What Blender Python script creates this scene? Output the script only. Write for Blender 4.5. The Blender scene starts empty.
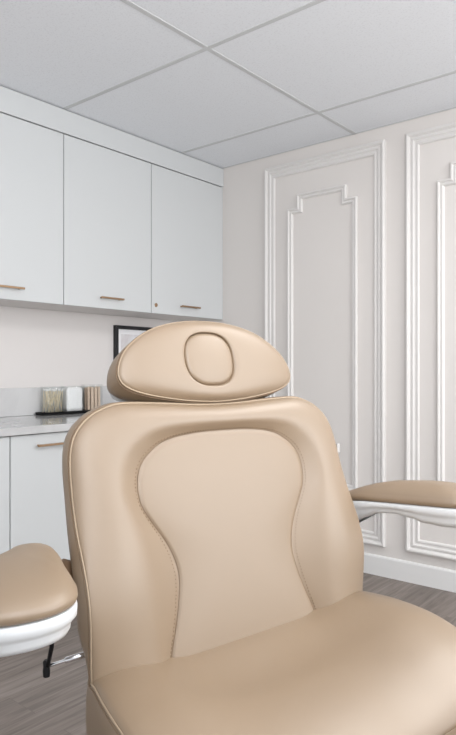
import bpy, bmesh, math, random
from math import sin, cos, pi, radians, sqrt, atan2, exp
from mathutils import Vector, Matrix
random.seed(7)
S = bpy.context.scene
COL = S.collection

# ------------------------------------------------------------------ camera
PSI = radians(39.616)
CAM_H = 1.1153
F_PX = 645.97
cam = bpy.data.cameras.new('camera')
cam.sensor_fit = 'HORIZONTAL'; cam.sensor_width = 36.0
cam.lens = 36.0 * F_PX / 456.0
cam.shift_y = 3.08 / 456.0
cam.clip_start = 0.02
camo = bpy.data.objects.new('camera', cam); COL.objects.link(camo)
camo.location = (0, 0, CAM_H); camo.rotation_euler = (pi / 2, 0, PSI)
S.camera = camo

# ------------------------------------------------------------------ materials
def s2l(v):
    v /= 255.0
    return v / 12.92 if v <= 0.04045 else ((v + 0.055) / 1.055) ** 2.4
def rgb(r, g, b): return (s2l(r), s2l(g), s2l(b), 1.0)
def new_mat(name):
    m = bpy.data.materials.new(name); m.use_nodes = True
    nt = m.node_tree; b = nt.nodes['Principled BSDF']
    return m, nt, b
def simple(name, col, rough=0.5, metal=0.0, spec=0.5, var=0.04, scale=6.0, bump=0.0, bscale=400.0, bdist=0.001):
    """procedural: a soft noise in the colour and, when asked, a fine noise bump"""
    m, nt, b = new_mat(name)
    tc = nt.nodes.new('ShaderNodeTexCoord')
    n = nt.nodes.new('ShaderNodeTexNoise'); n.inputs['Scale'].default_value = scale; n.inputs['Detail'].default_value = 3
    nt.links.new(tc.outputs['Object'], n.inputs['Vector'])
    mx = nt.nodes.new('ShaderNodeMix'); mx.data_type = 'RGBA'
    c2 = tuple(c * (1 - var) for c in col[:3]) + (1.0,)
    mx.inputs[6].default_value = c2; mx.inputs[7].default_value = col
    nt.links.new(n.outputs['Fac'], mx.inputs[0]); nt.links.new(mx.outputs[2], b.inputs['Base Color'])
    b.inputs['Roughness'].default_value = rough; b.inputs['Metallic'].default_value = metal
    b.inputs['Specular IOR Level'].default_value = spec
    if bump:
        n2 = nt.nodes.new('ShaderNodeTexNoise'); n2.inputs['Scale'].default_value = bscale; n2.inputs['Detail'].default_value = 2
        nt.links.new(tc.outputs['Object'], n2.inputs['Vector'])
        bp = nt.nodes.new('ShaderNodeBump'); bp.inputs['Strength'].default_value = bump; bp.inputs['Distance'].default_value = bdist
        nt.links.new(n2.outputs['Fac'], bp.inputs['Height']); nt.links.new(bp.outputs['Normal'], b.inputs['Normal'])
    return m

LEATHER = simple('leather_tan', (0.250, 0.177, 0.113, 1), rough=0.45, spec=1.0, var=0.03, scale=5, bump=0.12, bscale=900, bdist=0.0006)
LEATHER_D = simple('leather_brown', (0.20, 0.125, 0.075, 1), rough=0.5, spec=0.3, var=0.15, scale=30)
PIPING = simple('leather_piping', (0.37, 0.28, 0.195, 1), rough=0.45, var=0.03)
THREAD = simple('thread_dark', (0.24, 0.165, 0.105, 1), rough=0.8, var=0.1)
THREAD_L = simple('thread_light', (0.66, 0.53, 0.40, 1), rough=0.8, var=0.1)
SHELL = simple('white_plastic', (0.66, 0.675, 0.69, 1), rough=0.28, spec=0.5, var=0.02)
CAB = simple('cabinet_white', (0.615, 0.632, 0.640, 1), rough=0.42, spec=0.35, var=0.015, scale=2)
CABSIDE = simple('cabinet_carcass', (0.66, 0.635, 0.615, 1), rough=0.5, var=0.02)
BRASS = simple('brushed_brass', (0.42, 0.28, 0.175, 1), rough=0.36, metal=0.85, var=0.15, scale=60)
BLACK = simple('black_plastic', (0.008, 0.008, 0.009, 1), rough=0.5, spec=0.25, var=0.2)
FRAMEM = simple('black_frame', (0.010, 0.010, 0.014, 1), rough=0.45, var=0.2)
CHROME = simple('chrome', (0.80, 0.80, 0.82, 1), rough=0.12, metal=1.0, var=0.03)
STEEL = simple('dark_steel', (0.08, 0.08, 0.085, 1), rough=0.4, metal=0.6, var=0.1)
WALL = simple('wall_paint', (0.735, 0.702, 0.678, 1), rough=0.75, spec=0.2, var=0.015, scale=1.5)
WALLL = simple('wall_paint_left', (0.735, 0.705, 0.692, 1), rough=0.7, spec=0.25, var=0.015, scale=1.5)
MOLD = simple('molding_paint', (0.735, 0.715, 0.700, 1), rough=0.45, spec=0.35, var=0.01)
BASEB = simple('baseboard_paint', (0.78, 0.775, 0.77, 1), rough=0.4, var=0.01)
TBAR = simple('ceiling_bar', (0.62, 0.635, 0.645, 1), rough=0.8, spec=0.1, var=0.02)
MATBOARD = simple('mat_board', (0.90, 0.90, 0.92, 1), rough=0.8, var=0.02)
COTTON = simple('cotton', (0.93, 0.93, 0.93, 1), rough=0.95, var=0.06, scale=60, bump=0.6, bscale=120, bdist=0.004)
STICK = simple('swab_stick', (0.86, 0.76, 0.56, 1), rough=0.7, var=0.12, scale=40)
WOODS = simple('depressor_wood', (0.72, 0.56, 0.43, 1), rough=0.65, var=0.22, scale=45)
TAGM = simple('tag_white', (0.42, 0.41, 0.40, 1), rough=0.6)

def clear_mat():
    m, nt, b = new_mat('clear_acrylic')
    nt.nodes.remove(b)
    out = nt.nodes['Material Output']
    t = nt.nodes.new('ShaderNodeBsdfTransparent'); t.inputs['Color'].default_value = (0.985, 0.99, 0.99, 1)
    g = nt.nodes.new('ShaderNodeBsdfGlossy'); g.inputs['Roughness'].default_value = 0.06
    lw = nt.nodes.new('ShaderNodeLayerWeight'); lw.inputs['Blend'].default_value = 0.25
    f = nt.nodes.new('ShaderNodeMapRange'); f.inputs['To Min'].default_value = 0.015; f.inputs['To Max'].default_value = 0.22
    nt.links.new(lw.outputs['Facing'], f.inputs['Value'])
    mx = nt.nodes.new('ShaderNodeMixShader')
    nt.links.new(f.outputs[0], mx.inputs[0]); nt.links.new(t.outputs[0], mx.inputs[1]); nt.links.new(g.outputs[0], mx.inputs[2])
    nt.links.new(mx.outputs[0], out.inputs['Surface'])
    return m
CLEAR = clear_mat()

def floor_mat():
    m, nt, b = new_mat('plank_floor')
    N, L = nt.nodes, nt.links
    tc = N.new('ShaderNodeTexCoord')
    mp = N.new('ShaderNodeMapping'); mp.inputs['Rotation'].default_value = (0, 0, pi / 2)
    L.new(tc.outputs['Object'], mp.inputs['Vector'])
    br = N.new('ShaderNodeTexBrick'); br.inputs['Scale'].default_value = 1.0
    br.inputs['Brick Width'].default_value = 1.22; br.inputs['Row Height'].default_value = 0.152
    br.inputs['Mortar Size'].default_value = 0.0006; br.offset = 0.37
    br.inputs['Color1'].default_value = (0.0, 0.0, 0.0, 1); br.inputs['Color2'].default_value = (1, 1, 1, 1)
    br.inputs['Mortar'].default_value = (0.5, 0.5, 0.5, 1)
    L.new(mp.outputs[0], br.inputs['Vector'])
    # grain runs along the planks; each plank shifts the grain by its own value
    add = N.new('ShaderNodeVectorMath'); add.operation = 'ADD'
    sc = N.new('ShaderNodeVectorMath'); sc.operation = 'SCALE'; sc.inputs['Scale'].default_value = 7.0
    L.new(br.outputs['Color'], sc.inputs[0]); L.new(mp.outputs[0], add.inputs[0]); L.new(sc.outputs[0], add.inputs[1])
    st = N.new('ShaderNodeMapping'); st.inputs['Scale'].default_value = (3.0, 44.0, 1.0); L.new(add.outputs[0], st.inputs['Vector'])
    n = N.new('ShaderNodeTexNoise'); n.inputs['Scale'].default_value = 1.0; n.inputs['Detail'].default_value = 7; n.inputs['Roughness'].default_value = 0.62
    n.inputs['Distortion'].default_value = 0.6
    L.new(st.outputs[0], n.inputs['Vector'])
    cr = N.new('ShaderNodeValToRGB')
    e = cr.color_ramp.elements
    e[0].position = 0.28; e[0].color = (0.11, 0.089, 0.077, 1)
    e[1].position = 0.72; e[1].color = (0.26, 0.223, 0.2, 1)
    k = cr.color_ramp.elements.new(0.5); k.color = (0.185, 0.153, 0.134, 1)
    L.new(n.outputs['Fac'], cr.inputs['Fac'])
    tone = N.new('ShaderNodeMapRange'); tone.inputs['To Min'].default_value = 0.88; tone.inputs['To Max'].default_value = 1.14
    L.new(br.outputs['Color'], tone.inputs['Value'])
    mu = N.new('ShaderNodeVectorMath'); mu.operation = 'SCALE'
    L.new(cr.outputs['Color'], mu.inputs[0]); L.new(tone.outputs[0], mu.inputs['Scale'])
    mx = N.new('ShaderNodeMix'); mx.data_type = 'RGBA'; mx.inputs[7].default_value = (0.11, 0.09, 0.08, 1)
    L.new(br.outputs['Fac'], mx.inputs[0]); L.new(mu.outputs[0], mx.inputs[6])
    L.new(mx.outputs[2], b.inputs['Base Color'])
    b.inputs['Roughness'].default_value = 0.42; b.inputs['Specular IOR Level'].default_value = 0.4
    return m
FLOOR = floor_mat()

def stone_mat(name, c1, c2, rough):
    m, nt, b = new_mat(name); N, L = nt.nodes, nt.links
    tc = N.new('ShaderNodeTexCoord')
    n = N.new('ShaderNodeTexNoise'); n.inputs['Scale'].default_value = 3.2; n.inputs['Detail'].default_value = 8; n.inputs['Distortion'].default_value = 1.4
    L.new(tc.outputs['Object'], n.inputs['Vector'])
    cr = N.new('ShaderNodeValToRGB'); e = cr.color_ramp.elements
    e[0].position = 0.35; e[0].color = c1; e[1].position = 0.65; e[1].color = c2
    L.new(n.outputs['Fac'], cr.inputs['Fac']); L.new(cr.outputs['Color'], b.inputs['Base Color'])
    b.inputs['Roughness'].default_value = rough
    return m
STONE = stone_mat('countertop_stone', (0.47, 0.47, 0.475, 1), (0.58, 0.58, 0.585, 1), 0.10)
STONE2 = stone_mat('backsplash_stone', (0.55, 0.55, 0.555, 1), (0.64, 0.64, 0.645, 1), 0.22)

def ceiling_mat():
    m, nt, b = new_mat('ceiling_tile'); N, L = nt.nodes, nt.links
    tc = N.new('ShaderNodeTexCoord')
    n = N.new('ShaderNodeTexNoise'); n.inputs['Scale'].default_value = 130; n.inputs['Detail'].default_value = 3
    L.new(tc.outputs['Object'], n.inputs['Vector'])
    cr = N.new('ShaderNodeValToRGB'); e = cr.color_ramp.elements
    e[0].position = 0.34; e[0].color = (0.77, 0.79, 0.825, 1); e[1].position = 0.46; e[1].color = (0.83, 0.855, 0.89, 1)
    L.new(n.outputs['Fac'], cr.inputs['Fac']); L.new(cr.outputs['Color'], b.inputs['Base Color'])
    bp = N.new('ShaderNodeBump'); bp.inputs['Strength'].default_value = 0.25; bp.inputs['Distance'].default_value = 0.002
    L.new(n.outputs['Fac'], bp.inputs['Height']); L.new(bp.outputs['Normal'], b.inputs['Normal'])
    b.inputs['Roughness'].default_value = 0.85; b.inputs['Specular IOR Level'].default_value = 0.15
    return m
CEIL = ceiling_mat()

def art_mat():
    m, nt, b = new_mat('art_print'); N, L = nt.nodes, nt.links
    tc = N.new('ShaderNodeTexCoord')
    n = N.new('ShaderNodeTexNoise'); n.inputs['Scale'].default_value = 7; n.inputs['Detail'].default_value = 4; n.inputs['Distortion'].default_value = 1
    L.new(tc.outputs['Object'], n.inputs['Vector'])
    cr = N.new('ShaderNodeValToRGB'); e = cr.color_ramp.elements
    e[0].position = 0.4; e[0].color = (0.66, 0.63, 0.64, 1); e[1].position = 0.6; e[1].color = (0.80, 0.80, 0.82, 1)
    L.new(n.outputs['Fac'], cr.inputs['Fac']); L.new(cr.outputs['Color'], b.inputs['Base Color'])
    b.inputs['Roughness'].default_value = 0.7
    return m
ART = art_mat()

# ------------------------------------------------------------------ mesh helpers
def link(name, bm, mat, parent=None, smooth=False, angle=None):
    bmesh.ops.recalc_face_normals(bm, faces=bm.faces[:])
    me = bpy.data.meshes.new(name); bm.to_mesh(me); bm.free()
    me.materials.append(mat)
    if smooth:
        for p in me.polygons: p.use_smooth = True
    o = bpy.data.objects.new(name, me); COL.objects.link(o)
    if smooth and angle is not None:
        me.set_sharp_from_angle(angle=radians(angle))
    if parent is not None: o.parent = parent
    return o
def thing(name, label, cat, loc=(0, 0, 0), rz=0.0, group=None):
    o = bpy.data.objects.new(name, None); COL.objects.link(o)
    o.empty_display_size = 0.1
    o.location = loc; o.rotation_euler = (0, 0, rz); o['label'] = label; o['category'] = cat
    if group: o['group'] = group
    return o
def tag(o, label, cat, group=None):
    o['label'] = label; o['category'] = cat
    if group: o['group'] = group
    return o
def structure(o): o['kind'] = 'structure'; return o
def add_box(bm, lo, hi, bev=0.0, seg=2):
    t = bmesh.new()
    bmesh.ops.create_cube(t, size=1.0)
    c = [(a + b) / 2 for a, b in zip(lo, hi)]; d = [abs(b - a) for a, b in zip(lo, hi)]
    for v in t.verts: v.co = Vector((c[0] + v.co.x * d[0], c[1] + v.co.y * d[1], c[2] + v.co.z * d[2]))
    if bev: bmesh.ops.bevel(t, geom=t.edges[:], offset=bev, segments=seg, affect='EDGES', profile=0.5)
    merge(bm, t)
def merge(bm, t):
    mp = {v: bm.verts.new(v.co) for v in t.verts}
    for f in t.faces:
        try: bm.faces.new([mp[v] for v in f.verts])
        except ValueError: pass
    t.free()
def loft(bm, rings, cap0=True, cap1=True, closed=True):
    R = [[bm.verts.new(p) for p in r] for r in rings]
    n = len(R[0])
    for a, b in zip(R, R[1:]):
        for i in range(n if closed else n - 1):
            j = (i + 1) % n
            bm.faces.new((a[i], a[j], b[j], b[i]))
    if cap0: bm.faces.new(R[0])
    if cap1: bm.faces.new(R[-1])
    return R
def fan(bm, ring, centre):
    c = bm.verts.new(centre); n = len(ring)
    for i in range(n): bm.faces.new((c, ring[i], ring[(i + 1) % n]))
def tube(bm, pts, r, closed=False, n=8, cap=True):
    pts = [Vector(p) for p in pts]; m = len(pts); rings = []
    up = Vector((0, 0, 1)); prev = None
    for i, p in enumerate(pts):
        a = pts[(i - 1) % m] if (closed or i > 0) else p
        b = pts[(i + 1) % m] if (closed or i < m - 1) else p
        t = (b - a).normalized()
        if prev is None:
            x = t.cross(up)
            if x.length < 1e-3: x = t.cross(Vector((1, 0, 0)))
            x.normalize()
        else:
            x = (prev - t * prev.dot(t)).normalized()
        prev = x; y = t.cross(x)
        rr = r[i] if isinstance(r, (list, tuple)) else r
        rings.append([p + x * rr * cos(2 * pi * k / n) + y * rr * sin(2 * pi * k / n) for k in range(n)])
    R = loft(bm, rings, cap0=(cap and not closed), cap1=(cap and not closed))
    if closed:
        A, B = R[-1], R[0]
        off = min(range(n), key=lambda s: (A[0].co - B[s].co).length)
        for k in range(n):
            bm.faces.new((A[k], A[(k + 1) % n], B[(k + 1 + off) % n], B[(k + off) % n]))
def catmull(P, sub=8, closed=False):
    out = []; m = len(P)
    for i in range(m if closed else m - 1):
        g = lambda k: P[k % m] if closed else P[max(0, min(m - 1, k))]
        p0, p1, p2, p3 = g(i - 1), g(i), g(i + 1), g(i + 2)
        for s in range(sub):
            t = s / sub
            out.append(tuple(0.5 * (2 * b + (c - a) * t + (2 * a - 5 * b + 4 * c - d) * t * t + (3 * b - a - 3 * c + d) * t ** 3)
                             for a, b, c, d in zip(p0, p1, p2, p3)))
    if not closed: out.append(tuple(P[-1]))
    return out
def polar(P, c, N):
    """resample a star-shaped closed polyline about c at N equal angles; returns the points"""
    A = sorted((atan2(y - c[1], x - c[0]) % (2 * pi), sqrt((x - c[0]) ** 2 + (y - c[1]) ** 2)) for x, y in P)
    A = [(A[-1][0] - 2 * pi, A[-1][1])] + A + [(A[0][0] + 2 * pi, A[0][1])]
    out = []; k = 0
    for i in range(N):
        a = 2 * pi * i / N
        while A[k + 1][0] < a: k += 1
        (a0, r0), (a1, r1) = A[k], A[k + 1]
        r = r0 + (r1 - r0) * ((a - a0) / (a1 - a0) if a1 > a0 else 0)
        out.append((c[0] + r * cos(a), c[1] + r * sin(a)))
    return out
def mirror_half(H):
    """H runs from the bottom centre up the right side to the top centre (x=0 first and last)"""
    return H + [(-x, z) for x, z in reversed(H[1:-1])]
def offset_loop(P, d):
    """push a closed CCW loop outward by d (number or list)"""
    n = len(P); out = []
    for i in range(n):
        (ax, ay), (bx, by) = P[(i - 2) % n], P[(i + 2) % n]
        tx, ty = bx - ax, by - ay; l = sqrt(tx * tx + ty * ty) or 1
        dd = d[i] if isinstance(d, list) else d
        out.append((P[i][0] + ty / l * dd, P[i][1] - tx / l * dd))
    return out
def lerp(a, b, t): return a + (b - a) * t
def sstep(a, b, x):
    t = max(0.0, min(1.0, (x - a) / (b - a))); return t * t * (3 - 2 * t)
def interp(T, x):
    if x <= T[0][0]: return T[0][1]
    for (a, u), (b, v) in zip(T, T[1:]):
        if x <= b:
            t = (x - a) / (b - a); t = t * t * (3 - 2 * t); return u + (v - u) * t
    return T[-1][1]

# ------------------------------------------------------------------ room shell
XW = -3.05     # cabinet wall
XF = -2.722    # upper cabinet fronts
YB = 3.240     # panelled wall
H = 2.44
X1, Y0 = 2.6, -2.2

bm = bmesh.new(); add_box(bm, (XW - 0.1, Y0, -0.1), (X1, YB + 0.1, 0.0)); structure(link('floor', bm, FLOOR))
bm = bmesh.new(); add_box(bm, (XW - 0.1, Y0, H), (X1, YB + 0.1, H + 0.1)); structure(link('ceiling', bm, CEIL))
bm = bmesh.new(); add_box(bm, (XW - 0.1, Y0, 0.0), (XW, YB + 0.1, H)); structure(link('wall_left', bm, WALLL))
bm = bmesh.new(); add_box(bm, (XW, YB, 0.0), (X1, YB + 0.1, H)); structure(link('wall_back', bm, WALL))

# ceiling grid: bars along the room and across it, a hair below the tiles
bm = bmesh.new()
TB = 0.024
YL = [1.99 - 0.855 * k for k in range(1, 5)] + [1.99, 2.848]
for x in (-1.758, -0.048, 1.662):
    add_box(bm, (x - TB / 2, Y0, H - 0.0022), (x + TB / 2, YB, H + 0.001), 0.0012, 1)
for y in YL:
    add_box(bm, (XF + 0.002, y - TB / 2, H - 0.0024), (X1, y + TB / 2, H + 0.001), 0.0012, 1)
add_box(bm, (XF + 0.002, YB - 0.012, H - 0.0022), (X1, YB - 0.0005, H + 0.001), 0.001, 1)
structure(link('trim_1', bm, TBAR))

# wall panel mouldings: a mitred profile swept round a closed rectilinear path
PROF_BIG = [(0.0, 0.0), (0.0, 0.020), (0.004, 0.026), (0.012, 0.027), (0.018, 0.022), (0.022, 0.014), (0.027, 0.012), (0.032, 0.0165), (0.040, 0.0165), (0.044, 0.010),
            (0.052, 0.008), (0.057, 0.0115), (0.064, 0.0115), (0.068, 0.006), (0.070, 0.0)]
PROF_SMALL = [(0.0, 0.0), (0.0, 0.016), (0.003, 0.020), (0.009, 0.020), (0.013, 0.013), (0.017, 0.010), (0.021, 0.014), (0.027, 0.014), (0.031, 0.006), (0.034, 0.0)]
def sweep_panel(bm, path, prof):
    n = len(path); rings = []
    for i in range(n):
        p0, p1, p2 = Vector(path[i - 1]), Vector(path[i]), Vector(path[(i + 1) % n])
        d1, d2 = (p1 - p0).normalized(), (p2 - p1).normalized()
        n1, n2 = Vector((-d1.y, d1.x)), Vector((-d2.y, d2.x))   # inward for a CCW path
        mit = n1 + n2
        rings.append([(p1.x + mit.x * u, YB - h, p1.y + mit.y * u) for u, h in prof])
    R = [[bm.verts.new(p) for p in r] for r in rings]
    for i in range(n):
        a, b = R[i], R[(i + 1) % n]
        for k in range(len(prof) - 1):
            bm.faces.new((a[k], b[k], b[k + 1], a[k + 1]))
k = 2
for xa in (-2.374, -1.450, -0.526, 0.398):
    xb = xa + 0.803
    bm = bmesh.new()
    sweep_panel(bm, [(xa, 0.163), (xb, 0.163), (xb, 2.362), (xa, 2.362)], PROF_BIG)
    structure(link('trim_%d' % k, bm, MOLD)); k += 1
    bm = bmesh.new()
    a, b = xa + 0.168, xb - 0.170
    s = 0.068; zt, zs, zb_, zq = 2.165, 2.086, 0.360, 0.439
    sweep_panel(bm, [(a + s, zb_), (b - s, zb_), (b - s, zq), (b, zq), (b, zs), (b - s, zs), (b - s, zt), (a + s, zt), (a + s, zs), (a, zs), (a, zq), (a + s, zq)], PROF_SMALL)
    structure(link('trim_%d' % k, bm, MOLD)); k += 1
# baseboard with an eased top
bm = bmesh.new()
pr = [(0, 0), (0.014, 0), (0.014, 0.098), (0.011, 0.105), (0.006, 0.108), (0, 0.108)]
R = [[bm.verts.new((x, YB - d, z)) for d, z in pr] for x in (XW + 0.01, X1)]
for i in range(len(pr)): bm.faces.new((R[0][i], R[0][(i + 1) % len(pr)], R[1][(i + 1) % len(pr)], R[1][i]))
bm.faces.new(R[0]); bm.faces.new(R[1])
structure(link('baseboard_back', bm, BASEB))

# ------------------------------------------------------------------ cabinets
def bar_handle(bm, x, y0, y1, z):
    """square bar pull on two posts, standing off a front at x"""
    add_box(bm, (x + 0.022, y0, z - 0.005), (x + 0.031, y1, z + 0.005), 0.0015, 2)
    for y in (y0 + 0.015, y1 - 0.015):
        add_box(bm, (x - 0.001, y - 0.004, z - 0.004), (x + 0.024, y + 0.004, z + 0.004), 0.001, 1)
ZU0, ZU1 = 1.449, 2.311
uppers = [(1.372, 1.984, 'white wall cabinet above the bare counter end, partly cut off by the picture edge', (1.578, 1.745)),
          (1.989, 2.5915, 'middle white wall cabinet, above the tray of canisters', (2.208, 2.364)),
          (2.597, 3.226, 'white wall cabinet with a small round lock, nearest the panelled wall', (2.824, 2.988))]
for i, (y0, y1, lab, hd) in enumerate(uppers):
    t = thing('wall_cabinet', lab, 'cabinet', (XW + 0.001, (y0 + y1) / 2, ZU0), 0, 'wall cabinets above the counter')
    T = Matrix.Translation(-Vector((XW + 0.001, (y0 + y1) / 2, ZU0)))
    bm = bmesh.new(); add_box(bm, (XW + 0.001, y0 - 0.001, ZU0 + 0.002), (XF - 0.021, y1 + 0.001, ZU1 + 0.004)); bm.transform(T)
    link('carcass', bm, CABSIDE, t)
    bm = bmesh.new(); add_box(bm, (XF - 0.019, y0, ZU0), (XF, y1, ZU1), 0.0015, 2); bm.transform(T)
    d = link('door', bm, CAB, t)
    bm = bmesh.new(); bar_handle(bm, XF, hd[0], hd[1], 1.5045); bm.transform(T)
    link('handle', bm, BRASS, d)
    if i == 2:
        bm = bmesh.new()
        rings = []
        for dx, r in ((-0.001, 0.0115), (0.003, 0.0115), (0.0045, 0.0098), (0.0045, 0.0070), (0.003, 0.0064)):
            rings.append([(XF + dx, 2.631 + r * cos(2 * pi * q / 20), 1.497 + r * sin(2 * pi * q / 20)) for q in range(20)])
        loft(bm, rings); add_box(bm, (XF + 0.002, 2.6302, 1.4935), (XF + 0.005, 2.6318, 1.5005)); bm.transform(T)
        link('lock', bm, BRASS, d)
# filler strip beside the last door, and the fascia closing the gap to the ceiling
bm = bmesh.new()
add_box(bm, (XW + 0.002, 3.2285, ZU0 + 0.001), (XF - 0.004, YB - 0.0001, ZU1 + 0.0056), 0.001, 1)
bm.transform(T); link('filler_strip', bm, CAB, t)
bm = bmesh.new()
add_box(bm, (XW + 0.002, 1.30, ZU1 + 0.0055), (XF + 0.004, YB - 0.001, H - 0.0055), 0.0012, 1)
tag(link('fascia_board', bm, CAB), 'long white fascia board closing the gap between wall cabinets and ceiling', 'fascia')

XC = -2.462    # base cabinet fronts
bases = [(0.915, 1.521, 'white base cabinet at the bare end of the counter, behind the near armrest', (1.035, 1.405)),
         (1.526, 2.132, 'white base cabinet under the tray, its bar handle just beside the chair', (1.645, 2.015)),
         (2.135, 2.742, 'white base cabinet hidden behind the chair back', (2.255, 2.625))]
for y0, y1, lab, hd in bases:
    o0 = Vector((XW + 0.001, (y0 + y1) / 2, 0))
    t = thing('base_cabinet', lab, 'cabinet', o0, 0, 'base cabinets under the counter')
    T = Matrix.Translation(-o0)
    bm = bmesh.new(); add_box(bm, (XW + 0.001, y0 - 0.001, 0.10), (XC - 0.021, y1 + 0.001, 0.838)); bm.transform(T)
    link('carcass', bm, CABSIDE, t)
    bm = bmesh.new(); add_box(bm, (XW + 0.001, y0 - 0.001, 0.0), (XC - 0.075, y1 + 0.001, 0.099)); bm.transform(T)
    link('toe_kick', bm, CABSIDE, t)
    bm = bmesh.new(); add_box(bm, (XC - 0.019, y0, 0.11), (XC, y1, 0.8345), 0.0015, 2); bm.transform(T)
    d = link('door', bm, CAB, t)
    bm = bmesh.new(); bar_handle(bm, XC, hd[0], hd[1], 0.786); bm.transform(T)
    link('handle', bm, BRASS, d)
bm = bmesh.new()
add_box(bm, (XW + 0.001, 2.745, 0.0), (XC, YB - 0.016, 0.838), 0.001, 1)
tag(link('end_panel', bm, CAB), 'white end panel closing the counter run at the panelled wall', 'panel')
bm = bmesh.new(); add_box(bm, (XW + 0.001, 0.90, 0.8405), (-2.437, YB - 0.001, 0.874), 0.002, 2)
tag(link('countertop', bm, STONE), 'pale grey polished stone countertop running along the cabinet wall', 'countertop')
bm = bmesh.new(); add_box(bm, (XW + 0.0005, 0.90, 0.8745), (XW + 0.018, YB - 0.001, 1.023), 0.0015, 1)
tag(link('backsplash', bm, STONE2), 'low pale grey stone backsplash standing on the counter against the wall', 'backsplash')

# ------------------------------------------------------------------ framed picture on the cabinet wall
o0 = Vector((XW + 0.001, 2.745, 1.215))
t = thing('framed_picture', 'black framed picture with white mat on the wall behind the headrest', 'picture', o0)
T = Matrix.Translation(-o0)
fy0, fy1, fz0, fz1, fw = 2.587, 2.905, 1.040, 1.392, 0.022
bm = bmesh.new()
for lo, hi in (((fy0, fz0), (fy0 + fw, fz1)), ((fy1 - fw, fz0), (fy1, fz1)), ((fy0 + fw, fz0), (fy1 - fw, fz0 + fw)), ((fy0 + fw, fz1 - fw), (fy1 - fw, fz1))):
    add_box(bm, (XW + 0.001, lo[0], lo[1]), (XW + 0.026, hi[0], hi[1]), 0.001, 1)
bm.transform(T); link('frame', bm, FRAMEM, t)
bm = bmesh.new(); add_box(bm, (XW + 0.002, fy0 + fw - .002, fz0 + fw - .002), (XW + 0.010, fy1 - fw + .002, fz1 - fw + .002)); bm.transform(T); link('mat_board', bm, MATBOARD, t)
bm = bmesh.new(); add_box(bm, (XW + 0.0095, fy0 + fw + .03, fz0 + fw + .03), (XW + 0.0108, fy1 - fw - .03, fz1 - fw - .03)); bm.transform(T); link('print', bm, ART, t)

# ------------------------------------------------------------------ tray and canisters
def rrect(cx, cy, hx, hy, r, n=6):
    out = []
    for sx, sy, a0 in ((1, 1, 0), (-1, 1, pi / 2), (-1, -1, pi), (1, -1, 3 * pi / 2)):
        for q in range(n + 1):
            a = a0 + pi / 2 * q / n
            out.append((cx + sx * (hx - r) + r * cos(a), cy + sy * (hy - r) + r * sin(a)))
    return out
TX, ZC = -2.987, 0.8745
bm = bmesh.new()
ty0, ty1 = 2.022, 2.58
rings = []
for off, z in ((-0.004, 0.0), (0.0, 0.002), (0.003, 0.014), (0.0015, 0.0165), (-0.0015, 0.015), (-0.004, 0.006)):
    rings.append([(x, y, ZC + z) for x, y in rrect(TX, (ty0 + ty1) / 2, 0.038 + off, (ty1 - ty0) / 2 + off, 0.012)])
loft(bm, rings)
tag(link('serving_tray', bm, BLACK, None, True, 40), 'slim black tray on the stone counter under the clear canisters', 'tray')
ZT = ZC + 0.0065
cans = [(2.043, 2.166, 0.148), (2.177, 2.304, 0.149), (2.315, 2.438, 0.154)]
cl = ['clear canister filled with wooden cotton swabs on the black tray', 'clear canister filled with white cotton, between the two others on the tray',
      'clear canister filled with flat wooden sticks, nearest the chair on the tray']
for (y0, y1, hh), lab in zip(cans, cl):
    cy = (y0 + y1) / 2; hy = (y1 - y0) / 2
    bm = bmesh.new(); rings = []
    for off, z in ((-0.002, 0.0), (0, 0.002), (0, hh - 0.001), (-0.0008, hh), (-0.0022, hh), (-0.003, hh - 0.002), (-0.003, 0.004)):
        rings.append([(x - TX, y - cy, z) for x, y in rrect(TX, cy, 0.034 + off, hy + off, 0.018)])
    loft(bm, rings)
    o = link('canister', bm, CLEAR, None, True, 40); o.location = (TX, cy, ZT)
    tag(o, lab, 'canister', 'clear canisters on the tray')
# cotton swabs
def swab_mesh():
    bm = bmesh.new()
    L_ = 0.132
    tube(bm, [(0, 0, 0.0), (0, 0, L_)], 0.0021, n=6)
    return bm
tip_me = None
rnd = random.Random(3)
y0, y1, hh = cans[0]; cy = (y0 + y1) / 2
first = None
for i in range(30):
    # each swab leans inside a thin layer of its own, front to back, so none cuts another
    bx = tx = -0.026 + 0.052 * (i // 3) / 9.0
    by = -0.036 + 0.036 * (i % 3) + rnd.uniform(-0.010, 0.010)
    lean = rnd.uniform(-0.048, 0.048) if i % 3 == 0 else lean + rnd.uniform(-0.008, 0.008)
    ty = max(-0.053, min(0.053, by + lean))
    L_ = 0.132
    dx, dy = tx - bx, ty - by; dz = sqrt(max(1e-6, L_ * L_ - dx * dx - dy * dy))
    if first is None:
        bm = bmesh.new(); tube(bm, [(0, 0, 0.0), (0, 0, L_)], 0.0021, n=6)
        o = link('cotton_swab', bm, STICK, None, True); first = o
        bm = bmesh.new()
        rings = [[(r * cos(2 * pi * q / 8), r * sin(2 * pi * q / 8), z) for q in range(8)] for z, r in ((L_ - .012, .0017), (L_ - .009, .003), (L_ - .003, .0032), (L_ + .0005, .0018))]
        loft(bm, rings)
        tp = link('swab_tip', bm, COTTON, o, True)
    else:
        o = first.copy(); COL.objects.link(o)
        for ch in first.children:
            c = ch.copy(); COL.objects.link(c); c.parent = o
    o.location = (TX + bx, cy + by, ZT + 0.005)
    o.rotation_euler = Vector((0, 0, 1)).rotation_difference(Vector((dx, dy, dz)).normalized()).to_euler()
    tag(o, 'thin wooden cotton swab standing in the first clear canister', 'cotton swab', 'cotton swabs in the canister')
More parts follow.
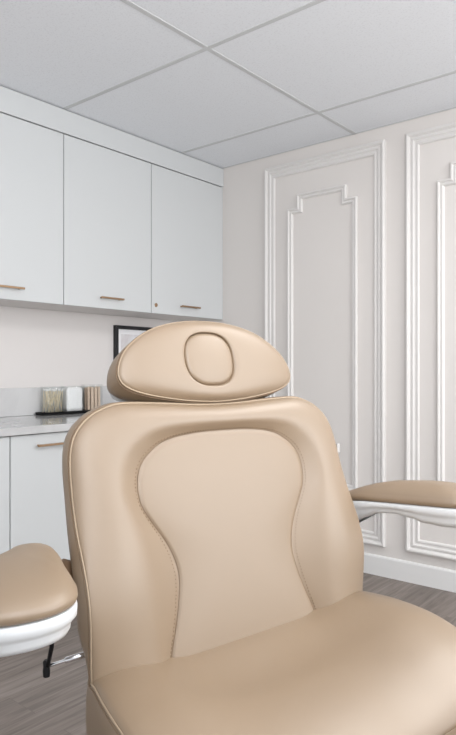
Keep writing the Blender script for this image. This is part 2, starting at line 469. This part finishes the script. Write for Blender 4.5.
# white cotton: a soft mass nobody could count
y0, y1, hh = cans[1]; cy = (y0 + y1) / 2
bm = bmesh.new()
rr_ = random.Random(5); rings = []
for z, s in ((0.006, 0.90), (0.03, 0.97), (0.06, 0.94), (0.085, 0.97), (0.12, 0.96), (0.136, 0.88), (0.143, 0.6)):
    base = rrect(0, 0, 0.029, 0.058, 0.016, 8)
    ring = []
    for q, (x, y) in enumerate(base):
        a = atan2(y, x)
        w_ = 1 + 0.03 * sin(9 * a + 1) + 0.02 * sin(15 * a + z * 60)
        ring.append((x * s * w_ * 0.97, y * s * w_ * 0.97, z))
    rings.append(ring)
loft(bm, rings)
o = link('cotton_wool', bm, COTTON, None, True); o.location = (TX, cy, ZT)
tag(o, 'soft white cotton filling the middle clear canister', 'cotton'); o['kind'] = 'stuff'
# flat wooden sticks
y0, y1, hh = cans[2]; cy = (y0 + y1) / 2
first = None
rnd = random.Random(11)
n_st = 0
for row, xx in enumerate((0.022, 0.012, 0.0, -0.013)):
    for q in range(4):
        yy = -0.042 + 0.026 * q + (0.006 if row % 2 else 0) + rnd.uniform(-0.002, 0.002)
        if first is None:
            bm = bmesh.new()
            prof = []
            Lh, wv = 0.138, 0.0085
            for a in range(9): prof.append((wv * cos(pi + pi * a / 8), wv + wv * sin(pi + pi * a / 8)))
            for a in range(9): prof.append((wv * cos(pi * a / 8), Lh - wv + wv * sin(pi * a / 8)))
            loft(bm, [[(-0.0009, y, z) for y, z in prof], [(0.0009, y, z) for y, z in prof]])
            o = link('wooden_stick', bm, WOODS); first = o
        else:
            o = first.copy(); COL.objects.link(o)
        o.location = (TX + xx, cy + yy, ZT + 0.005)
        o.rotation_euler = (rnd.uniform(-0.02, 0.02), 0, rnd.uniform(-0.25, 0.25))
        o.scale = (1, 1, rnd.uniform(0.94, 1.03))
        tag(o, 'flat tan wooden stick standing upright in the last clear canister', 'wooden stick', 'wooden sticks in the canister')

# ------------------------------------------------------------------ the treatment chair (local: x to the sitter's left, -y to the front)
TH = radians(39.05)
wl, wd = cos(TH), sin(TH); fl, fd = sin(TH), -cos(TH)
lat, dep = wl * 0.742 + fl * (-0.855), wd * 0.742 + fd * (-0.855)
croot = (lat * cos(PSI) - dep * sin(PSI), lat * sin(PSI) + dep * cos(PSI), 0.0)
chair = thing('treatment_chair', 'tan leather treatment chair with padded headrest and white-shelled armrests', 'chair', croot, PSI + TH)

# ---- backrest
NB = 240
def BP(x, z, d): return (x, 0.22 * (z - 0.66) - d, z)
inner_h = [(0, .598), (.10, .598), (.165, .60), (.169, .63), (.161, .665), (.148, .70), (.136, .74), (.1305, .775), (.136, .805), (.150, .835), (.168, .862), (.185, .890),
           (.190, .912), (.190, .930), (.186, .947), (.176, .964), (.160, .978), (.138, .991), (.110, .999), (.08, 1.003), (.045, 1.0055), (0, 1.006)]
outer_h = [(0, .575), (.15, .575), (.27, .578), (.296, .60), (.302, .64), (.305, .70), (.306, .76), (.306, .82), (.306, .88), (.304, .93), (.302, .965), (.297, .995), (.285, 1.019),
           (.263, 1.039), (.236, 1.052), (.20, 1.0595), (.12, 1.0570), (.06, 1.0535), (0, 1.0520)]
CB = (0.0, 0.80)
IN = polar(catmull(mirror_half(inner_h), 10, True), CB, NB)
OUT = polar(catmull(mirror_half(outer_h), 10, True), CB, NB)
def side_amt(x): return sstep(0.12, 0.26, abs(x))
def Bz(x, z): return 0.0135 + 0.019 * exp(-((z - 0.79) / 0.13) ** 2) * side_amt(x)
def Ez(x, z): return -0.006 + 0.031 * exp(-((z - 0.775) / 0.10) ** 2) * side_amt(x)
def surround(x, z, v):
    B, E = Bz(x, z), Ez(x, z)
    p = 0.46
    if v < p: return -0.002 + (B + 0.002) * sin(pi / 2 * v / p) ** 1.15
    u = (v - p) / (1 - p)
    return E + (B - E) * (1 - u ** 2.4) ** 0.62
rings = []
for t in (0.15, 0.35, 0.55, 0.75, 0.88, 0.95, 0.985, 1.0):
    d = 0.0045 * (1 - t ** 4) - (0.0025 if t == 1.0 else 0)
    rings.append([BP(lerp(CB[0], x, t), lerp(CB[1], z, t), d) for x, z in IN])
NV = 22
for q in range(1, NV + 1):
    v = sin(pi / 2 * q / NV) ** 0.9 if q > 2 else (0.02, 0.06)[q - 1]
    if q == 3: v = max(v, 0.12)
    rings.append([])
    for (xi, zi), (xo, zo) in zip(IN, OUT):
        x, z = lerp(xi, xo, v), lerp(zi, zo, v)
        rings[-1].append(BP(x, z, surround(x, z, v)))
# side band: (depth, outward offset at the seat, at the waist, near the top)
for back, o_lo, o_mid, o_hi in ((0.004, .0005, .002, .0012), (0.012, .0, .005, .0022), (0.022, -.004, .0072, .002), (0.034, -.010, .0065, -.001), (0.044, -.020, -.001, -.009), (0.050, -.030, -.015, -.020)):
    P = offset_loop(OUT, [lerp(lerp(o_lo, o_mid, sstep(.655, .745, zo)), o_hi, sstep(.80, .92, zo)) for xo, zo in OUT])
    rings.append([BP(x, z, Ez(xo, zo) - back) for (x, z), (xo, zo) in zip(P, OUT)])
bm = bmesh.new(); R = loft(bm, rings, False, True); fan(bm, R[0], BP(CB[0], CB[1], 0.0045))
back = link('backrest', bm, LEATHER, chair, True)
# piping round the front edge; thread along the inner panel
bm = bmesh.new(); P = offset_loop(OUT, 0.0006)
tube(bm, [BP(x, z, Ez(x, z) - 0.0015) for x, z in P if z > 0.60], 0.0017, False, 6)
link('piping', bm, PIPING, back, True)
bm = bmesh.new(); P = offset_loop(OUT, 0.0022)
tube(bm, [BP(x, z, Ez(x, z) - 0.0052) for x, z in P if z > 0.60], 0.0010, False, 6)
link('edge_seam', bm, THREAD, back, True)
def bottom_first(L_): # rotate the loop so that it starts in the hidden bottom
    k = min(range(len(L_)), key=lambda i: (L_[i][1] > 0.62, abs(L_[i][0]))); return L_[k:] + L_[:k]
loopI = [p for p in bottom_first(IN) if p[1] > 0.615]
bm = bmesh.new(); tube(bm, [BP(x, z, -0.0012) for x, z in loopI], 0.00055, False, 6)
link('panel_seam', bm, THREAD, back, True)
IN2 = [(lerp(xi, xo, 0.052), lerp(zi, zo, 0.052)) for (xi, zi), (xo, zo) in zip(IN, OUT)]
bm = bmesh.new()
dense = catmull([p for p in bottom_first(IN2) if p[1] > 0.615], 5)
acc = 0.0
for a, b in zip(dense, dense[1:]):
    acc += sqrt((a[0] - b[0]) ** 2 + (a[1] - b[1]) ** 2)
    if acc > 0.0055:
        acc = 0.0
        c = (lerp(a[0], b[0], 1.0) + (b[0] - a[0]) * 0.8, b[1] + (b[1] - a[1]) * 0.8)
        tube(bm, [BP(a[0], a[1], surround(a[0], a[1], .052) + .0002), BP(c[0], c[1], surround(c[0], c[1], .052) + .0004)], 0.0009, False, 4)
link('stitching', bm, THREAD, back)
# white rear shell
rings = []
for off, bk in ((-0.034, 0.046), (-0.028, 0.048), (-0.028, 0.056), (-0.034, 0.066), (-0.055, 0.078), (-0.10, 0.084)):
    P = offset_loop(OUT, off); rings.append([BP(x, z, -bk + 0.6 * Ez(xo, zo)) for (x, z), (xo, zo) in zip(P, OUT)])
bm = bmesh.new(); loft(bm, rings); o = link('rear_shell', bm, SHELL, back, True); o['label'] = 'white plastic rear shell'
# little fabric tag on the far edge
bm = bmesh.new(); add_box(bm, (0.3005, 0.0625, 0.941), (0.3095, 0.066, 0.960), 0.0008, 1)
o = link('side_tag', bm, TAGM, back); o['label'] = 'small white tag'

# ---- headrest
NH = 180
def HP(x, z, d): return (x, 0.088 + 0.25 * (z - 1.06) - d, z + 0.42 * min(d, 0.0))
head_h = [(0, 1.0605), (.03, 1.0615), (.07, 1.0645), (.115, 1.0705), (.150, 1.077), (.176, 1.0845), (.192, 1.093), (.199, 1.103), (.200, 1.115), (.195, 1.131), (.184, 1.148), (.168, 1.163), (.146, 1.178),
          (.118, 1.1915), (.085, 1.201), (.045, 1.2075), (0, 1.2095)]
CHD = (-0.002, 1.137)
OC = (-0.011, 1.137)     # centre of the oval insert
HO = polar(catmull(mirror_half(head_h), 10, True), CHD, NH)
oval = []
for i in range(NH):
    a = 2 * pi * i / NH
    ca, sa = cos(a), sin(a)
    r = (abs(ca / 0.0565) ** 2.5 + abs(sa / 0.0495) ** 2.5) ** (-1 / 2.5)
    oval.append((OC[0] + r * ca, OC[1] + r * sa))
def headd(v): return 0.010 * (1 - v ** 3.2) - 0.003 * v ** 8
rings = [[HP(lerp(OC[0], x, .96), lerp(OC[1], z, .96), -0.03) for x, z in oval]]
rings.append([HP(lerp(OC[0], x, .985), lerp(OC[1], z, .985), -0.002) for x, z in oval])
for v, dd in ((0.0, -0.004), (0.015, -0.0012), (0.04, -0.0002), (0.12, 0), (.22, 0), (.35, 0), (.5, 0), (.65, 0), (.78, 0), (.88, 0), (.95, 0), (1.0, 0)):
    rings.append([HP(lerp(a[0], b[0], v), lerp(a[1], b[1], v), headd(v) + dd) for a, b in zip(oval, HO)])
for off, bk in ((0.001, 0.004), (0.002, 0.013), (0.003, 0.026), (0.002, 0.038), (-0.004, 0.050), (-0.016, 0.058)):
    P = offset_loop(HO, off); rings.append([HP(x, z, -0.003 - bk) for x, z in P])
bm = bmesh.new(); loft(bm, rings, True, True)
head = link('headrest', bm, LEATHER, chair, True)
rings = []
for t, d in ((0.2, .0125), (0.45, .012), (0.68, .0108), (0.84, .0098), (0.93, .0082), (0.972, .0045), (0.978, -0.012), (0.9, -0.02)):
    rings.append([HP(lerp(OC[0], x, t), lerp(OC[1], z, t), d) for x, z in oval])
bm = bmesh.new(); R = loft(bm, rings, False, True); fan(bm, R[0], HP(OC[0], OC[1], 0.0125))
o = link('face_plug', bm, LEATHER, head, True); o['label'] = 'oval padded insert in the headrest'
bm = bmesh.new(); tube(bm, [HP(lerp(OC[0], x, .992), lerp(OC[1], z, .992), 0.0030) for x, z in oval], 0.0011, True, 6)
link('plug_seam', bm, THREAD, head, True)
bm = bmesh.new(); P = offset_loop(HO, 0.0004); tube(bm, [HP(x, z, -0.0045) for x, z in P], 0.0017, True, 6)
link('piping', bm, PIPING, head, True)
bm = bmesh.new(); P = offset_loop(HO, 0.0022); tube(bm, [HP(x, z, -0.0085) for x, z in P], 0.0010, True, 6)
link('edge_seam', bm, THREAD, head, True)
rings = []
for off, bk in ((-0.016, 0.052), (-0.008, 0.056), (-0.008, 0.060), (-0.016, 0.068), (-0.035, 0.074)):
    P = offset_loop(HO, off); rings.append([HP(x, z - (0.006 if z < 1.1 else 0), -bk) for x, z in P])
bm = bmesh.new(); loft(bm, rings); o = link('headrest_shell', bm, SHELL, head, True); o['label'] = 'white plastic headrest shell'
bm = bmesh.new()
for sx in (-0.05, 0.05): tube(bm, [(sx, 0.185, 0.95), (sx, 0.195, 1.05), (sx, 0.198, 1.12)], 0.008, False, 10)
o = link('headrest_posts', bm, CHROME, head, True); o['label'] = 'pair of chrome posts'; o.name = 'headrest_bracket'

# ---- seat and leg rest: concentric rings over a plan outline, then a side band
def cushion(name, outline, centre, top, roll, bottom, parent, N=200):
    P0 = polar(catmull(outline, 10, True), centre, N)
    rings = []
    for t in (.12, .25, .38, .5, .6, .7, .78, .85, .9, .94, .97, .988, 1.0):
        r_ = roll * (1 - sqrt(max(0, 1 - max(0, (t - .80) / .20) ** 2.2)))
        rings.append([(lerp(centre[0], x, t), lerp(centre[1], y, t), top(lerp(centre[0], x, t), lerp(centre[1], y, t)) - r_) for x, y in P0])
    edge = [p[2] for p in rings[-1]]
    for off, f in ((.0035, .06), (.006, .2), (.0065, .45), (.005, .7), (0.0, .9), (-.012, 1.0)):
        P = offset_loop(P0, off)
        rings.append([(x, y, lerp(e, bottom(x, y), f)) for (x, y), e in zip(P, edge)])
    bm = bmesh.new(); R = loft(bm, rings, False, True); fan(bm, R[0], (centre[0], centre[1], top(*centre)))
    return link(name, bm, LEATHER, parent, True), P0, edge
def seat_top(x, y):
    bol = sstep(.12, .265, abs(x))
    z = .6545 + bol * interp([(-.32, .002), (-.22, .0075), (-.05, .0205), (.0, .0205)], y)
    if y < -.13: z -= .060 * ((-.13 - y) / .18) ** 1.9
    z -= 0.006 * sstep(-.02, 0.03, y) * bol
    z -= 0.020 * (1 - sstep(.06, .27, abs(x))) * sstep(.01, -.11, y)
    return z
so = [(0, .05), (.2, .05), (.272, .043), (.297, .018), (.308, -.02), (.322, -.08), (.330, -.14), (.333, -.19), (.331, -.25), (.322, -.289), (.295, -.307), (.2, -.312), (0, -.313)]
so = so + [(-x, y) for x, y in reversed(so[1:-1])]
so = list(reversed(so))
seat, SP, SE = cushion('seat', so, (0, -.15), seat_top, .013, lambda x, y: .535, chair)
bm = bmesh.new(); P = offset_loop(SP, 0.001); tube(bm, [(x, y, e - .001) for (x, y), e in zip(P, SE)], 0.0015, True, 6); link('piping', bm, PIPING, seat, True)
bm = bmesh.new(); P = offset_loop(SP, -0.0085)
bm2 = [(x, y, seat_top(x, y) - 0.0063) for (x, y) in P]
P2 = offset_loop(SP, 0.003); tube(bm, [(x, y, e - .0052) for (x, y), e in zip(P2, SE)], 0.0010, True, 6); link('edge_seam', bm, THREAD, seat, True)
def leg_top(x, y):
    z = .606 - 0.06 * (-.36 - y) + .010 * sstep(.14, .27, abs(x))
    if y > -.39: z -= .018 * ((y + .39) / .075) ** 2
    if y < -.88: z -= .05 * ((-.88 - y) / .1) ** 2
    return z
lo_ = [(0, -.319), (.2, -.319), (.285, -.322), (.312, -.345), (.322, -.42), (.322, -.55), (.316, -.70), (.306, -.84), (.285, -.93), (.235, -.965), (.12, -.975), (0, -.976)]
lo_ = list(reversed(lo_ + [(-x, y) for x, y in reversed(lo_[1:-1])]))
leg, LP, LE = cushion('leg_rest', lo_, (0, -.66), leg_top, .014, lambda x, y: .49, chair)
bm = bmesh.new(); P = offset_loop(LP, 0.001); tube(bm, [(x, y, e - .001) for (x, y), e in zip(P, LE)], 0.0015, True, 6); link('piping', bm, PIPING, leg, True)

# ---- armrests
arm_out = [(.352, .112), (.337, .098), (.336, .075), (.349, .018), (.368, -.043), (.382, -.092), (.397, -.140), (.412, -.166), (.437, -.183), (.470, -.187), (.506, -.176), (.528, -.146),
           (.528, -.100), (.504, -.048), (.458, .005), (.413, .053), (.391, .088), (.372, .106)]
ac = (.430, -.055)
def armrest(sgn):
    P0 = polar(catmull(arm_out, 10, True), ac, 120)
    zb = lambda y: .838 - .03 * y - 0.012 * sstep(.03, .12, y)
    M = lambda x, y, z: (sgn * x, y, z)
    def dep_(x, y): return lerp(interp([(-.19, .039), (-.13, .043), (-.09, .039), (-.06, .031), (-.03, .025), (.12, .026)], y), dep_in(y), 1 - sstep(.350, .378, x))
    def dep_in(y): return interp([(-.19, .039), (-.13, .043), (-.09, .039), (-.06, .031), (-.03, .025), (.007, .028), (.04, .041), (.075, .055), (.12, .062)], y)
    rings = [[M(lerp(ac[0], x, .5), lerp(ac[1], y, .5), zb(y) + .002) for x, y in P0],
             [M(x, y, zb(y) + .001) for x, y in offset_loop(P0, -.002)]]
    for off, f in ((.0005, 0.0), (.002, .08), (.0015, .30), (-.003, .42), (-.0055, .52), (-.006, .66), (-.010, .82), (-.021, .95), (-.042, 1.0)):
        P = offset_loop(P0, off)
        rings.append([M(x, y, zb(yo) - f * dep_(xo, yo)) for (x, y), (xo, yo) in zip(P, P0)])
    bm = bmesh.new(); loft(bm, rings)
    arm = link('armrest', bm, SHELL, chair, True); arm['label'] = 'white moulded armrest shell'
    rings = []
    for off, z in ((-.004, .0), (.0005, .002), (.0025, .007), (.002, .012)):
        rings.append([M(x, y, zb(yo) + .0015 + z) for (x, y), (xo, yo) in zip(offset_loop(P0, off), P0)])
    for t in (.985, .96, .92, .86, .78, .66, .5, .3):
        rings.append([M(lerp(ac[0], x, t), lerp(ac[1], y, t), zb(lerp(ac[1], y, t)) + .0135 + .030 * (1 - .40 * sstep(-.02, .085, lerp(ac[1], y, t))) * (1 - t ** 2.3) ** .62) for x, y in P0])
    bm = bmesh.new(); R = loft(bm, rings, True, False); fan(bm, R[-1], M(ac[0], ac[1], zb(ac[1]) + .0435))
    o = link('armrest_pad', bm, LEATHER, arm, True); o['label'] = 'tan leather armrest pad'
    # white bracket reaching back to the hinge and the leather boot over the pivot
    bm = bmesh.new()
    rings = []
    for x, y, z, hw, hh in ((.37, .090, .794, .022, .012), (.35, .094, .785, .024, .018), (.295, .108, .780, .022, .018), (.25, .114, .778, .020, .017)):
        rings.append([M(x, y + hw * cos(2 * pi * q / 16), z + hh * sin(2 * pi * q / 16)) for q in range(16)])
    loft(bm, rings); link('armrest_bracket', bm, SHELL, arm, True)
    bm = bmesh.new(); rings = []
    for x, r in ((.352, .008), (.345, .020), (.336, .0235), (.330, .019), (.324, .0225), (.318, .018), (.310, .021), (.300, .017), (.294, .008)):
        rings.append([M(x, 0.078 + r * 0.85 * cos(2 * pi * q / 18), .804 + r * sin(2 * pi * q / 18)) for q in range(18)])
    loft(bm, rings); o = link('pivot_cover', bm, LEATHER_D, arm, True); o['label'] = 'dark brown wrinkled pivot cover'
    return arm
armrest(1); armrest(-1)

# ---- recline lever under the near armrest
bm = bmesh.new()
tube(bm, [(-.352, .046, .6825), (-.325, .044, .684), (-.324, .044, .684), (-.20, .044, .685)], [.0026, .0026, .0045, .0045], False, 12)
rod = link('release_rod', bm, CHROME, chair, True); rod['label'] = 'chrome release rod'
bm = bmesh.new(); rings = []
for z, r in ((-.0125, .0032), (-.0115, .0048), (-.003, .0054), (.003, .0048), (.0105, .0052), (.0125, .0035)):
    rings.append([(-.3525 + r * cos(2 * pi * q / 14), .047 + r * sin(2 * pi * q / 14), .679 + z) for q in range(14)])
loft(bm, rings); o = link('knob', bm, BLACK, rod, True, 50); o['label'] = 'black ribbed knob'
bm = bmesh.new(); tube(bm, [(-.352, .044, .683), (-.352, .030, .716), (-.358, .012, .76), (-.375, -.005, .80)], [.003, .0033, .0042, .0042], False, 10)
o = link('lever', bm, BLACK, chair, True); o['label'] = 'black lever stem'

# ---- underframe and base, below the cushions
bm = bmesh.new(); add_box(bm, (-.24, -.92, .475), (.24, .05, .533), .012, 3); add_box(bm, (-.18, .04, .50), (.18, .10, .72), .01, 2)
link('underframe', bm, STEEL, chair)
bm = bmesh.new(); rings = []
for z, hx, hy in ((.055, .15, .22), (.07, .13, .20), (.28, .11, .15), (.42, .13, .19), (.476, .16, .24)):
    rings.append([(x, y, z) for x, y in rrect(0, -.28, hx, hy, .05)])
loft(bm, rings); link('column', bm, SHELL, chair, True, 40)
bm = bmesh.new(); rings = []
for z, o_ in ((0.0, -.006), (.006, 0), (.035, 0), (.055, -.02)):
    rings.append([(x, y, z) for x, y in rrect(0, -.30, .22 + o_, .36 + o_, .07)])
loft(bm, rings); link('base', bm, SHELL, chair, True, 40)

# ------------------------------------------------------------------ light
w = bpy.data.worlds.new('world'); S.world = w; w.use_nodes = True
bg = w.node_tree.nodes['Background']; bg.inputs['Color'].default_value = (0.95, 0.975, 1.0, 1); bg.inputs['Strength'].default_value = 0.95
def area(name, loc, target, sx, sy, power, col=(1, 1, 1)):
    l = bpy.data.lights.new(name, 'AREA'); l.shape = 'RECTANGLE'; l.size = sx; l.size_y = sy; l.energy = power; l.color = col
    o = bpy.data.objects.new(name, l); COL.objects.link(o); o.location = loc
    o.rotation_euler = (Vector(target) - Vector(loc)).to_track_quat('-Z', 'Y').to_euler()
    return o
area('window_light', (2.5, 2.35, 1.6), (0.0, 1.0, 1.1), 1.7, 1.5, 50, (0.955, 0.985, 1.0))
area('window_light', (2.5, 0.2, 1.4), (-1.0, 0.6, 1.05), 2.2, 1.6, 9, (1.0, 0.99, 0.98))
area('uplight_fill', (1.0, -0.3, 1.45), (0.8, 0.1, 2.44), 1.0, 1.0, 106, (1.0, 0.99, 0.985))  # added fill aimed up to brighten the ceiling, not a real lamp of the room
area('ceiling_light', (0.35, 2.2, 2.425), (0.35, 2.2, 0.0), 1.2, 0.6, 34, (1.0, 0.985, 0.96))

S.view_settings.view_transform = 'Standard'
S.view_settings.look = 'None'
S.view_settings.exposure = 0.0
S.cycles.use_denoising = True
S.cycles.max_bounces = 8
S.cycles.transparent_max_bounces = 12
S.cycles.sample_clamp_indirect = 6.0
